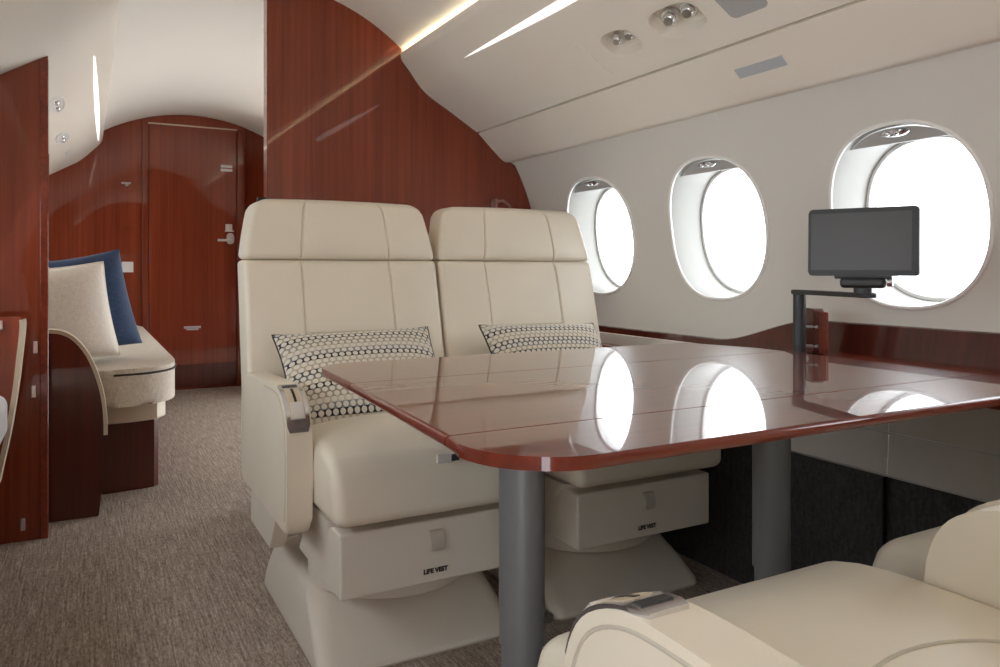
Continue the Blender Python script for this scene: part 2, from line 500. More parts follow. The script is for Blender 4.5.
def window(idx, y, hw, sc, hs):
    """oval opening: white rim bead, deep reveal, pane, part-drawn shade and its handle"""
    root = bpy.data.objects.new('window_%d' % idx, None); COL.objects.link(root)
    root.location = (1.9, y, 1.087); root['kind'] = 'structure'
    off = Vector((1.9, y, 1.087))
    n = 72
    rim = superell(hw, hs, 2.35, n)
    def P(a, k, dx, ks=None):
        X, z = RW.at(sc - a[1] * (ks or k)); return Vector((X + dx, y + a[0] * k, z)) - off
    def G(a, kx, kz, dx):      # pane plane, steeper than the liner
        return Vector((2.035 - .12 * a[1] + dx, y + a[0] * kx, 1.087 + a[1] * kz)) - off
    obj('window_frame', tube([P(a, 1.0, -.002) for a in rim], .0058, 8, True), M['bead'], root, 60)
    rings = [[P(a, 1.0, 0) for a in rim], [P(a, .985, .012) for a in rim]]
    for t in (.25, .5, .75, 1):
        rings.append([P(a, .985, .012).lerp(G(a, .92, .92, 0), t) for a in rim])
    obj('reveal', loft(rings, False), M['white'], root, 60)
    r2 = [[G(a, kx, kz, d) for a in rim] for kx, kz, d in ((.92, .92, 0), (.915, .915, -.002), (.875, .878, -.002), (.868, .872, .001), (.862, .866, .012), (.855, .86, .03))]
    obj('pane_seal', loft(r2, False), M['pane_ring'], root, 50)
    bm = bmesh.new(); bm.faces.new([bm.verts.new(G(a, .86, .865, .024)) for a in rim])
    obj('pane', bm, M['glass'], root)
    # shade: a thin curved blind, just its lower edge and pull showing at the top
    zc = hs * .80
    seg = [(a[0] * .965, a[1] * .965) for a in rim if a[1] * .965 > zc]
    seg.sort(key=lambda a: a[0])
    poly = [(seg[0][0] - .012, zc)] + seg + [(seg[-1][0] + .012, zc)]
    bm = bmesh.new()
    A = [bm.verts.new(P(a, 1, .018)) for a in poly]; B = [bm.verts.new(P(a, 1, .026)) for a in poly]
    bm.faces.new(A); bm.faces.new(B)
    for i in range(len(A)): bm.faces.new((A[i], A[(i+1) % len(A)], B[(i+1) % len(A)], B[i]))
    sh = obj('blind', bm, M['shade'], root)
    bm = bmesh.new()
    def D(a): return P(a, 1, .004)
    ov = superell(.044, .011, 2.0, 24)
    loft([[D((a[0] * k, hs * .90 + a[1] * k)) + Vector((dx, 0, 0)) for a in ov] for k, dx in ((1, .014), (1, .006), (.8, 0), (.45, -.002), (.1, .004))], True, bm)
    ball(D((-.013, hs * .90)) + Vector((-.002, 0, 0)), .0075, bm); ball(D((.013, hs * .90)) + Vector((-.002, 0, 0)), .0075, bm)
    obj('pull_handle', bm, M['chrome'], sh)
    # light from the sky comes in here
    L = bpy.data.lights.new('sky_portal', 'AREA'); L.shape = 'RECTANGLE'; L.size = .5; L.size_y = .56; L.cycles.is_portal = True
    lo = bpy.data.objects.new('sky_portal', L); COL.objects.link(lo)
    lo.location = (2.10, y, 1.087); lo.rotation_euler = (0, PI / 2, 0)
for i, (h, w) in enumerate(zip(holes, WIN)): window(i + 1, w[0], w[1], h[1], h[3])

# left side wall with its own oval windows (beside the camera, and above the divan)
LW = Prof(crom([(-.225, 1.66), (-.30, 1.58), (-.42, 1.40), (-.50, 1.2), (-.54, 1.0), (-.54, .8), (-.50, .55), (-.44, .25), (-.40, 0)], 4))
lh = [(y, (LW.sz(1.328) + LW.sz(.846)) / 2, .222, (LW.sz(.846) - LW.sz(1.328)) / 2, 2.35) for y in (.575, 1.259, 1.945, 2.617, 3.72, 4.41, 5.10)]
struct('wall_left', skin_with_holes(LW, -.50, YE + .05, lh), M['wall'], recalc=False)  # stops short behind the camera, an opening added to let in sky light
for i, h in enumerate(lh):
    y = h[0]
    root = bpy.data.objects.new('window_%d' % (10 + i), None); COL.objects.link(root); root['kind'] = 'structure'
    root.location = (-.52, y, 1.087); off = Vector((-.52, y, 1.087))
    rim = superell(h[2], h[3], 2.35, 48)
    def P(a, k, dx):
        X, z = LW.at(h[1] - a[1] * k); return Vector((X + dx, y + a[0] * k, z)) - off
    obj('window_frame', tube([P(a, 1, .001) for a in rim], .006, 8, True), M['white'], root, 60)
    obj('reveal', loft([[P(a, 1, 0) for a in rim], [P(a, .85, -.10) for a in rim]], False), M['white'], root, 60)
    bm = bmesh.new(); bm.faces.new([bm.verts.new(P(a, .86, -.095)) for a in rim]); obj('pane', bm, M['glass'], root)
    L = bpy.data.lights.new('sky_portal', 'AREA'); L.shape = 'RECTANGLE'; L.size = .5; L.size_y = .56; L.cycles.is_portal = True
    lo = bpy.data.objects.new('sky_portal', L); COL.objects.link(lo); lo.location = (-.75, y, 1.087); lo.rotation_euler = (0, -PI / 2, 0)

L = bpy.data.lights.new('sky_portal', 'AREA'); L.shape = 'RECTANGLE'; L.size = 1.7; L.size_y = 1.25; L.cycles.is_portal = True
lo = bpy.data.objects.new('sky_portal', L); COL.objects.link(lo); lo.location = (-.56, -1.1, .83); lo.rotation_euler = (0, -PI / 2, 0)  # portal over the added, unseen side opening
# end of the cabin behind the camera
struct('wall_front', box(-.75, 2.1, YN - .08, YN, 0, 2.3), M['wood'])

struct('wall_closet_side', box(1.38, 1.42, 5.76, YE + .02, 0, 2.2), M['wood'])
struct('wall_closet_front', box(1.25, 1.98, 5.74, 5.78, 0, 2.2), M['wood'])
# bulkhead right of the passage: follows dome, overhead panel and wall
def prof_right_outline(y):
    pts = [(.645, 0), (.645, 2.10)]
    pts += [(x, z + .004) for x, yy, z in dome_sec(YB) if .66 < x < 1.22]
    pts += [(x + .006, z + .002) for x, z in upper] + [(x + .006, z + .004) for x, z in lower[:-1]]
    pts += [(x + .004, z) for x, z in RW.p if z < 1.45]
    pts += [(1.885, .60), (1.80, 0)]
    return pts
struct('wall_bulkhead_right', prism(prof_right_outline(YB), 'y', YB, YB + .06), M['wood'])
struct('trim_5', box(.640, .646, YB - .002, YB + .062, 0, 2.09, .002), M['wood_ledge'])
# left partition
LPT = [(-.115, 0), (-.115, 1.703)] + [(x, z + .002) for x, z in left_pts if x < -.12] + [(-.36, 1.50), (-.50, 1.2), (-.55, .9), (-.50, .5), (-.40, 0)]
wl = struct('wall_partition_left', prism(LPT, 'y', YB, YB + .06), M['wood'])
struct('trim_6', box(-.140, -.1135, YB - .008, YB + .068, 0, 1.69, .004), M['wood_ledge'])

# door wall
def arch(x): return 2.165 - 1.25 + math.sqrt(1.25 ** 2 - (x - .755) ** 2)
xs = [.17 + (1.34 - .17) * i / 30 for i in range(31)]
out = [(-.42, 0), (-.55, .9), (-.45, 1.35)] + [(x - .02, z + .04) for x, z in reversed(left_pts) if x < .1] + [(x, arch(x) + .06) for x in xs] + [(1.40, 2.2), (1.98, 2.2), (1.98, 0)]
struct('wall_back', prism(out, 'y', YE, YE + .08), M['wood'])
# transom arch over the door, and the two posts
xs = [.385 + (1.15 - .385) * i / 24 for i in range(25)]
struct('trim_7', prism([(x, arch(x) - .004) for x in xs] + [(1.15, 2.082), (.385, 2.082)], 'y', YE - .022, YE, .004), M['wood'])
struct('trim_8', box(.385, .428, YE - .026, YE, 0, 2.10, .004), M['wood'])
struct('trim_9', box(1.085, 1.15, YE - .026, YE, 0, 2.08, .004), M['wood'])
struct('trim_10', box(.428, 1.085, YE - .024, YE - .0, 2.070, 2.082, .002), M['cream_trim'])
dr = bpy.data.objects.new('door_1', None); COL.objects.link(dr); dr['kind'] = 'structure'; dr.location = (.756, YE - .02, 0)
obj('door_panel', rbox((.322, .009, 1.025), .004, (1, 1, 1), None, None, (0, 0, 1.045)), M['wood'], dr)
obj('kick_plate', rbox((.318, .003, .09), .002, (1, 1, 1), None, None, (0, -.011, .11)), M['wood_dark'], dr)
bm = cyl((.273, -.010, 1.195), (.273, -.030, 1.195), .030, 24, bev=.003)
bm = prism(rrect(.028, .045, .027, 6, .273, 1.195), 'y', -.022, -.009, .003, 2)
pl = obj('lock_plate', bm, M['nickel'], dr)
bm = cyl((.273, -.020, 1.18), (.273, -.055, 1.18), .012, 16)
rbox((.055, .008, .010), .007, (1, 1, 1), None, bm, (.225, -.052, 1.18))
obj('door_handle', bm, M['nickel'], dr)
bm = rbox((.026, .008, .027), .004, (1, 1, 1), None, None, (.262, -.014, 1.285)); rbox((.034, .006, .006), .003, (1, 1, 1), None, bm, (.265, -.018, 1.256))
obj('deadbolt', bm, M['nickel'], dr)
bm = rbox((.044, .003, .010), .002, (1, 1, 1), None, None, (.245, -.011, 1.775)); rbox((.044, .003, .010), .002, (1, 1, 1), None, bm, (.245, -.011, 1.745))
obj('plaque', bm, M['white_pl'], dr)
bm = rbox((.062, .003, .009), .002, (1, 1, 1), None, None, (-.012, -.011, .49)); rbox((.045, .004, .006), .002, (1, 1, 1), None, bm, (-.012, -.011, .474))
obj('vent_plate', bm, M['satin'], dr)
bm = rbox((.032, .004, .007), .002, (1, 1, 1), None, None, (.275, YE - .004, 1.605)); cyl((.28, YE - .002, 1.597), (.28, YE - .02, 1.59), .012, 12, bm=bm)
tag(obj('wall_hook', bm, M['satin']), 'small chrome coat hook on the wood wall left of the far door', 'hook')
bm = box(.245, .325, YE - .012, YE - .0, .925, 1.005, .004); box(.30, .318, YE - .016, YE - .01, .945, .985, .003, bm)
tag(obj('switch_plate', bm, M['white_pl']), 'white switch plate on wood wall beside the blue pillow', 'switch')
bm = box(.60, .66, YB - .02, YB - .001, 1.19, 1.235, .003); box(.61, .65, YB - .024, YB - .018, 1.197, 1.228, .003, bm)
tag(obj('wall_socket', bm, M['black']), 'black socket box on the bulkhead behind the aisle armchair headrest', 'socket')

# clear coat hook on bulkhead above the window armchair
bm = box(1.655, 1.668, YB - .05, YB + .001, 1.205, 1.275, .004)
tube([(1.662, YB - .045, 1.26), (1.69, YB - .055, 1.265), (1.725, YB - .05, 1.245), (1.74, YB - .045, 1.21)], .008, 8, bm=bm)
tag(obj('coat_hook', bm, plain('clear_acrylic', rgb(150, 105, 96), .1, 0, .6)), 'clear acrylic coat hook on bulkhead above the window armchair', 'hook')

# lower side wall: charcoal lining, thin bright strips, grey panels
bm = skin_with_holes(Prof([(1.772, .43), (1.745, 0)]), YN, YB, [])
struct('baseboard_right', bm, M['dark'])
for nm, za, zb, xa, xb in (('trim_11', .434, .534, 1.770, 1.778), ('trim_12', .540, .70, 1.776, 1.786)):
    for k, (ya, yb) in enumerate(((YN, 1.2135), (1.2165, YB))):
        struct(nm if k == 0 else nm.replace('11', '13').replace('12', '14'), prism([(xa - .004, za), (xb - .004, zb), (xb + .02, zb), (xa + .02, za)], 'y', ya, yb, .0015, 2), M['dado'])
struct('trim_15', box(1.7655, 1.79, YN, YB, .4285, .4355, .001), M['satin'])
struct('trim_16', box(1.7725, 1.79, YN, YB, .5345, .5395, .001), M['satin'])
struct('trim_17', box(1.748, 1.765, 1.212, 1.218, .0, .43, .001), M['black'])

# wood ledge along the window wall, with a wavy-topped upstand
def top_z(y):
    t = max(0, min(1, (1.93 - y) / .40)); t = t * t * (3 - 2 * t)
    return .712 + .086 * t - max(0, y - 1.9) * -.002
led = thing('side_ledge', 'glossy mahogany ledge running along the wall under the windows', 'ledge', (1.8, 1.0, .66))
ofs = Vector((1.8, 1.0, .66))
def shift(bm, o=ofs):
    bmesh.ops.translate(bm, verts=bm.verts[:], vec=-o); return bm
obj('ledge_top', shift(box(1.575, 1.905, YN + .01, 1.56, .672, .714, .006)), M['wood_ledge'], led)
obj('ledge_step', shift(box(1.725, 1.905, 1.561, YB - .005, .625, .662, .005)), M['wood_ledge'], led)
ys = [YN + .01 + (YB - .015 - YN) * i / 120 for i in range(121)]
rings = []
for y in ys:
    zt = top_z(y); zb = .655
    def xw(z): return RW.at(RW.sz(max(.63, z)))[0]
    rings.append([Vector((xw(zb) - .022, y, zb)), Vector((xw(zt) - .018, y, zt - .003)), Vector((xw(zt) - .012, y, zt)), Vector((xw(zt) + .004, y, zt)), Vector((xw(zb) + .004, y, zb))])
obj('upstand', shift(loft(rings)), M['wood_dark'], led)
bm = shift(box(1.612, 1.640, .94, 1.14, .713, .7152, .0008)); obj('table_slot', bm, M['black'], led)
bm = shift(box(1.641, 1.646, .94, 1.14, .713, .7165, .001)); obj('slot_strip', bm, M['chrome'], led)
bm = shift(box(1.76, 1.80, 2.02, 2.16, .661, .668, .003)); shift(bm, Vector((0, 0, 0)))
rbox((.012, .02, .008), .004, (1, 1, 1), None, bm, Vector((1.775, 2.09, .670)) - ofs)
obj('latch', bm, M['chrome'], led)

# small wood pocket holder behind the screen post
ph = thing('pocket_holder', 'small upright mahogany holder with chrome pegs behind the screen post', 'holder', (1.80, 1.46, .714))
bm = prism(rrect(.035, .062, .012, 5, 0, .064), 'y', -.016, .016, .004, 2)
bm2 = bm
obj('holder_body', bm, M['wood_dark'], ph, rot=(0, 0, math.radians(62)))
bm = rbox((.004, .02, .058), .003, (1, 1, 1), None, None, (-.012, -.036, .060)); obj('side_fin', bm, M['wood_ledge'], ph)
bm = cyl((-.02, -.03, .075), (-.055, .02, .075), .0045, 12); obj('peg', bm, M['satin'], ph)
bm = cyl((-.02, -.03, .022), (-.055, .02, .022), .0045, 12); obj('peg', bm, M['satin'], ph)

# ------------------------------------------------------------------ overhead fittings
def on(pr, y, s, d=0):
    X, z = pr.at(s); n = pr.nrm(s)
    if n.x < 0 and pr is not LPU: n = -n
    return Vector((X, y, z)) + n * d
def patch(pr, poly, d0, d1, origin):
    """a thin curved plate on the panel: polygon of (Y,s), from depth d0 to d1"""
    bm = bmesh.new()
    A = [bm.verts.new(on(pr, y, s, d0) - origin) for y, s in poly]; B = [bm.verts.new(on(pr, y, s, d1) - origin) for y, s in poly]
    bm.faces.new(A); bm.faces.new(B)
    for i in range(len(A)): bm.faces.new((A[i], A[(i+1) % len(A)], B[(i+1) % len(A)], B[i]))
    return bm
for k, h in enumerate(LIGHTS):
    o = on(RPU, h[0], h[1])
    t = thing('reading_light', ['small recessed pair of chrome reading lights in the overhead panel, nearer the bulkhead',
              'larger recessed pair of chrome reading lights in the overhead panel, beside the grey speaker'][k], 'reading light', o, 0, 'overhead reading lights')
    el = superell(h[2], h[3], h[4], 48)
    rings = [[on(RPU, h[0] + a[0] * q, h[1] + a[1] * q, d) - o for a in el] for q, d in ((1.03, -.0015), (1.0, -.003), (.97, .0), (.95, .018), (.90, .034), (.6, .040), (.2, .041))]
    bm = loft(rings, False); bm.faces.new([bm.verts.new(on(RPU, h[0] + a[0] * .2, h[1] + a[1] * .2, .041) - o) for a in el])
    obj('housing', bm, M['psu'], t)
    n = RPU.nrm(h[1]); n = n if n.x > 0 else -n
    for dy, rr in ((.026, .021), (-.034, .021)) if k == 0 else ((.034, .027), (-.042, .027)):
        c = on(RPU, h[0] + dy, h[1] - .004, .020) - o
        axis_ = (-n + Vector((-.15, -.35, 0))).normalized()
        bm = cyl(c + n * .014, c + axis_ * .004, rr, 24, bm=None, bev=.003)
        ri = obj('spotlight', bm, M['chrome'], t)
        ball(c, rr * .8, bm := bmesh.new(), 2)
        obj('ball_socket', bm, M['chrome'], ri)
        bm = cyl(c + axis_ * rr * .72, c + axis_ * rr * .9, rr * .5, 16, bev=.001); obj('lens', bm, M['satin'], ri)
    bm = bmesh.new()
def plate(pr, name, label, cat, poly, mat, d0=-.003, d1=.002):
    cy = sum(p[0] for p in poly) / len(poly); cs = sum(p[1] for p in poly) / len(poly)
    o = on(pr, cy, cs)
    e = obj(name, patch(pr, poly, d0, d1, o), mat, loc=o)
    return tag(e, label, cat)
sx = lambda x: s_at_x(RPU, x)
# long tapering lamp slot
n = 24
pts = [(1.45 + (2.66 - 1.45) * i / n, 0) for i in range(n + 1)]
def wslot(y): return .0135 * min(1, (2.665 - y) / .62) ** .8 * min(1, (y - 1.38) / .1 + .05)
c0 = sx(1.291)
plate(RPU, 'lamp_slot', 'long tapering white lamp slot in the window side overhead panel', 'lamp',
      [(y, c0 - wslot(y)) for y, _ in pts] + [(y, c0 + wslot(y)) for y, _ in reversed(pts)], M['slot'], -.0015, .003)
# speaker grille and small grey lens
sp = [(1.425 + a, sx(1.475) + b) for a, b in rrect(.062, .052, .018)]
g = plate(RPU, 'speaker_grille', 'grey rounded speaker grille in the overhead panel at the top edge', 'speaker', sp, M['grille'], -.002, .002)
r_ = []
def ln(cx, cy, hx, hy): return [(cx - hx, cy - hy), (cx + hx, cy - hy), (cx + hx, cy + hy), (cx - hx, cy + hy)]
# removable access panel outline on the overhead unit
acc = thing('access_panel', 'flush cream access panel in the overhead unit beside the lamp slot', 'panel', on(RPU, 2.18, sx(1.48)))
ao = on(RPU, 2.18, sx(1.48))
bm = patch(RPU, [(2.18 + a, sx(1.478) + b) for a, b in rrect(.125, .086, .012)], -.0016, .002, ao)
obj('panel_cover', bm, M['psu'], acc)
# oblong placard lens on the lower valance
sl = s_at_x(RPL, 1.655)
pq = thing('sign_lens', 'grey oblong lens on the lower overhead valance above the windows', 'sign', on(RPL, 1.52, sl))
po = on(RPL, 1.52, sl)
obj('lens_bezel', patch(RPL, [(1.52 + a, sl + b) for a, b in rrect(.092, .0225, .003)], -.0015, .002, po), M['psu'], pq)
obj('lens', patch(RPL, [(1.52 + a, sl + b) for a, b in rrect(.085, .0165, .002)], -.003, .002, po), M['sign'], pq)
# left overhead panel fittings (far cabin)
def sl_(x):
    best = min(range(len(LPU.p)), key=lambda i: abs(LPU.p[i][0] - x)); return LPU.L[best]
def onl(y, s, d=0):
    X, z = LPU.at(s); n = LPU.nrm(s)
    n = n if n.x > 0 else -n           # towards the cabin
    return Vector((X, y, z)) + n * d
_on = on
def on(pr, y, s, d=0): return onl(y, s, -d) if pr is LPU else _on(pr, y, s, d)
pts = [3.52 + (6.2 - 3.52) * i / n for i in range(n + 1)]
def w3(y): u = (y - 3.52) / 2.68; return .014 * math.sin(PI * max(.01, min(.99, u))) ** .6
def cL(y):
    x = .032 + .053 * (y - 3.52) / 2.68
    for i in range(len(LPU.p) - 1):
        a, b = LPU.p[i][0], LPU.p[i+1][0]
        if b <= x <= a: return LPU.L[i] + (a - x) / (a - b) * (LPU.L[i+1] - LPU.L[i])
plate(LPU, 'lamp_slot', 'slim pointed white lamp slot in the overhead panel above the divan', 'lamp',
      [(y, cL(y) - w3(y)) for y in pts] + [(y, cL(y) + w3(y)) for y in reversed(pts)], M['slot'], -.004, .0005)
for k, (y, x, lab) in enumerate(((4.05, -.125, 'chrome reading light pair above the divan, upper one beside the wood partition'),
                                 (5.05, -.11, 'chrome reading light pair above the divan, lower one towards the door wall'))):
    s = sl_(x); o = onl(y, s)
    t = thing('reading_light', lab, 'reading light', o, 0, 'overhead reading lights')
    el = superell(.19, .038, 2.6, 32)
    obj('housing', loft([[onl(y + a[0] * q, s + a[1] * q, d) - o for a in el] for q, d in ((1, .001), (.96, .006), (.88, .006), (.85, .001))], True), M['white_pl'], t)
    for dy in (-.07, .07):
        c = onl(y + dy, s, .0) - o
        bm = ball(c, .018); obj('spotlight', bm, M['chrome'], t)
s = sl_(-.10); o = onl(5.8, s)
bm = bmesh.new()
el = rrect(.11, .022, .008)
loft([[onl(5.8 + a, s + b, d) - o for a, b in el] for d in (0, .004)], True, bm)
tag(obj('sign_lens', bm, M['white_pl'], loc=o), 'pale oblong lens on the overhead panel above the divan by the door wall', 'sign')

# ------------------------------------------------------------------ armchairs
def lettering(txt, size, mat, parent, loc, rot, name='lettering'):
    cu = bpy.data.curves.new('txt', 'FONT'); cu.body = txt; cu.size = size; cu.align_x = 'CENTER'; cu.align_y = 'CENTER'; cu.extrude = .0004; cu.offset = .0009
    o = bpy.data.objects.new('txt', cu); COL.objects.link(o)
    bpy.context.view_layer.update()
    me = bpy.data.meshes.new_from_object(o.evaluated_get(bpy.context.evaluated_depsgraph_get()))
    bpy.data.objects.remove(o); bpy.data.curves.remove(cu)
    me.materials.clear(); me.materials.append(mat)
    p = bpy.data.objects.new(name, me); COL.objects.link(p); p.parent = parent; p.location = loc; p.rotation_euler = rot
    return p

def groove(d, w, depth): return depth * math.exp(-(d / w) ** 2)

def dense(lo, hi, n, seams, w=.012, k=9):
    a = [lo + (hi - lo) * i / n for i in range(n + 1)]
    for s in seams: a += [s + w * (i - k // 2) / (k // 2) for i in range(k)]
    a = sorted(a); out = [a[0]]
    for x in a[1:]:
        if x - out[-1] > .0009: out.append(x)
    return out

def make_seat(loc, rz, label, control_side):
    t = thing('cabin_armchair', label, 'armchair', loc, rz, 'cream leather cabin armchairs')
    # pedestal skirt
    rings = []
    for z, hx, yf, yr, r in ((.0, 0.254, -.304, .33, .03), (.008, 0.259, -.309, .335, .034), (.02, 0.259, -.305, .336, .036), (.06, 0.254, -.250, .33, .04), (.10, 0.245, -.185, .32, .045),
                             (.128, 0.238, -.138, .31, .05), (.140, .224, -.11, .30, .05), (.143, .200, -.08, .28, .05)):
        rings.append([(x, y, z) for x, y in rrect(hx, (yr - yf) / 2, r, 6, 0, (yr + yf) / 2)])
    obj('pedestal', loft(rings), M['shell'], t, 40)
    bm = cyl((0, -.055, .138), (0, -.055, .185), .215, 56, bev=.008)
    obj('swivel_plate', bm, M['shell'], t)
    # frame tub under the cushion
    rings = []
    for z, hx, yf, yr in ((.183, .19, -.18, .2), (.215, .205, -.20, .24), (.25, .225, -.24, .27), (.345, .236, -.30, .30), (.372, .24, -.33, .30)):
        rings.append([(x, y, z) for x, y in rrect(hx, (yr - yf) / 2, .03, 4, 0, (yr + yf) / 2)])
    obj('seat_frame', loft(rings), M['shell'], t, 40)
    # life vest drawer
    def dfn(x, y, z):
        if z < 0: x *= 1.0; y += (.05 if y > 0 else 0)
        return (x, y, z)
    dw = obj('drawer', rbox((.232, .16, .074), .006, (6, 2, 2), dfn, None, (0, -.21, .282)), M['shell'], t)
    bm = prism([(-.012, -.020), (.012, -.020), (.012, .018), (-.012, .018)], 'y', -.3715, -.366, 0)
    bm.free()
    bm = bmesh.new()      # folded leather pull loop
    prof = [(-.372, .024), (-.379, .022), (-.386, .010), (-.388, -.008), (-.384, -.022), (-.372, -.024)]
    inner = [(y + .004, z * .86) for y, z in prof]
    loft([[(x, y, z + .31) for y, z in prof + inner[::-1]] for x in (-.0165, -.0135, .0135, .0165)], True, bm)
    obj('pull_tab', bm, M['leather_grey'], dw)
    lettering('LIFE VEST', .0150, M['text'], dw, (0, -.3712, .236), (PI / 2, 0, 0))
    # seat cushion with a boxed, crowned top
    def cfn(x, y, z):
        u, v = x / .25, y / .285
        if z > 0: z += .022 * (1 - u * u) * (1 - v * v) - .004
        fr = max(0, (-y - .12) / .165)                  # rolled front edge
        if z > 0: z -= .020 * fr ** 3
        if y < -.2: y -= .016 * (1 - (z / .09) ** 2)
        y += .022 * (z / .09) * (1 if y < -.1 else 0) * fr
        x *= 1 + .02 * (1 - (z / .09) ** 2)
        return (x, y, z)
    obj('seat_cushion', rbox((.25, .30, .085), .026, (14, 14, 6), cfn, None, (0, -.085, .462)), M['leather'], t)
    def seat_z(x, y): return .5435 + .022 * (1 - (x / .25) ** 2) * (1 - ((y + .085) / .285) ** 2)
    arc_ = [(.20 * math.cos(a), .06 - .15 * math.sin(a)) for a in [PI * i / 24 for i in range(25)]]
    sc0 = [c for c in t.children if c.name.startswith('seat_cushion')][0]
    obj('stitched_seam', tube([(x, y, seat_z(x, y)) for x, y in arc_], .0022, 6), M['leather_grey'], sc0)
    # backrest: three panels divided by stitched seams, and headrest on top
    def half(z):       # half width of the back at height z
        if z > .98: return .313 - .034 * ((z - .98) / .18) ** 1.2
        return .313 + .003 * min(1, (.98 - z) / .34)
    def face(z): return .335 - (.98 - z) * .235
    us = sorted(set(dense(-.94, .94, 18, (-.46, .46), .03, 13)))
    z0, z1 = .42, .978
    def bfn(x, y, z):   # x in -1..1 units of half width; y thickness, z along the height
        zz = z + (z0 + z1) / 2
        u = x
        yy = y
        if y < 0:
            g = groove(abs(abs(u) - .46) * .31, .0028, .0065) if zz > .752 else 0
            if abs(u) < .46: g = max(g, groove(zz - .752, .0028, .0065))
            pf = .016 * (1 - u ** 4) * (1 - abs(2 * (zz - z0) / (z1 - z0) - 1) ** 6)
            if abs(u) < .46 and zz > .752: pf -= .003
            yy = y - pf + g
        w = half(zz)
        return (u * w, face(zz) + .065 + yy, zz)
    def rb(hz, zs, fn, thick=.062, rr=.016):
        """box in (u, y, z) with rounded corners in metres"""
        r = rr
        def wrap(x, y, z): return fn(x / .31, y, z)
        return rbox((.31, thick, hz), r, ([u * .31 for u in us], 3, zs), wrap)
    zs = dense(-(z1 - z0) / 2 + .03, (z1 - z0) / 2 - .03, 16, (.752 - (z0 + z1) / 2,), .010, 13)
    obj('backrest', rb((z1 - z0) / 2, zs, bfn), M['leather'], t, 60)
    h0, h1 = .979, 1.168
    def hfn(x, y, z):
        zz = z + (h0 + h1) / 2; u = x
        v = (zz - h0) / (h1 - h0)
        yy = y
        if y < 0:
            g = groove(abs(abs(u) - .46) * .31, .0028, .0065)
            yy = y - .020 * (1 - u ** 4) * (1 - abs(2 * v - 1) ** 4) + g
        if v > .8: zz += .004 * (1 - u * u)
        w = half(zz)
        # round the upper corners in plan
        if v > .76: w -= .030 * ((v - .76) / .24) ** 2.4
        return (u * w, face(zz) + .066 + yy - .004, zz)
    obj('headrest', rb((h1 - h0) / 2, 10, hfn, .058, .018), M['leather'], t, 60)
    # armrests
    prof = [(.36, .652), (.02, .652)] + [(-.145 + .165 * math.sin(a) , .652 - .0 - .0 + (-.0)) for a in ()]
    curve = crom([(.02, .656), (-.09, .659), (-.15, .652), (-.198, .626), (-.224, .58), (-.233, .51), (-.233, .42), (-.228, .345)], 4)
    side = [(.365, .648)] + curve + [(-.215, .325), (-.19, .318), (.34, .318), (.365, .34)]
    for sx_ in (-1, 1):
        nb = prism(side, 'x', sx_ * .256, sx_ * .3170, .012, 4)
        ar = obj('armrest', nb, M['leather'], t, 50)
        # stitched piping loop round the outer face
        pts = [(sx_ * .3171, y * .955 + .003, .485 + (z - .485) * .93) for y, z in curve]
        bm = tube(pts, .0022, 6); obj('piping', bm, M['leather_grey'], ar)
        bm = prism([(.32, .20), (.32, .40), (-.02, .40), (-.02, .31), (.06, .20)], 'x', sx_ * .252, sx_ * .296, .004, 2)
        obj('side_shroud', bm, M['shell'], t)
        if sx_ == control_side:
            # recline control let into the sloping arm top
            cc = [p for p in curve if p[0] < -.10 and p[1] > .55]
            def cp(i, lift):
                i = max(0, min(len(cc) - 1, i)); a = cc[max(0, i - 1)]; b = cc[min(len(cc) - 1, i + 1)]
                d = Vector((b[0] - a[0], b[1] - a[1])).normalized(); nn = Vector((d.y, -d.x))
                if nn.y < 0: nn = -nn
                if nn.x > 0 and nn.y < .2: nn = -nn
                return Vector((cc[i][0], cc[i][1])) + nn * lift
            m = len(cc)
            xm = sx_ * .288
            def band(i0, i1, hw, l0, l1, taper=0):
                rings = []
                for i in range(i0, i1 + 1):
                    a, b = cp(i, l0), cp(i, l1)
                    w = hw * (1 - taper if i in (i0, i1) else 1)
                    rings.append([(xm - w, a.x, a.y), (xm + w, a.x, a.y), (xm + w, b.x, b.y), (xm - w, b.x, b.y)])
                return loft(rings)
            ct = obj('recline_control', band(0, m - 1, .027, -.004, .0045, .2), M['chrome'], ar)
            obj('control_plate', band(3, m - 3, .0175, .002, .0055), M['cream_trim'], ar)
            obj('control_slot', band(3, m - 5, .003, .003, .0063), M['black'], ar)
            obj('control_window', band(1, 2, .018, .003, .0058), M['graphite'], ar)
            obj('control_lever', band(m - 6, m - 3, .014, .003, .011), M['nickel'], ar)
    # belt buckle plate on the cushion edge
    bm = rbox((.022, .004, .011), .003, (1, 1, 1), None, None, (.010, -.404, .508)); bk = obj('belt_buckle', bm, M['nickel'], t)
    bm = rbox((.010, .003, .008), .002, (1, 1, 1), None, None, (.034, -.407, .508)); obj('buckle_latch', bm, M['graphite'], bk)
    # floor track fitting
    bm = cyl((-.275, -.30, .015), (-.275, -.22, .015), .014, 16, bev=.002); bm2 = obj('track_foot', bm, M['satin'], t)
    return t

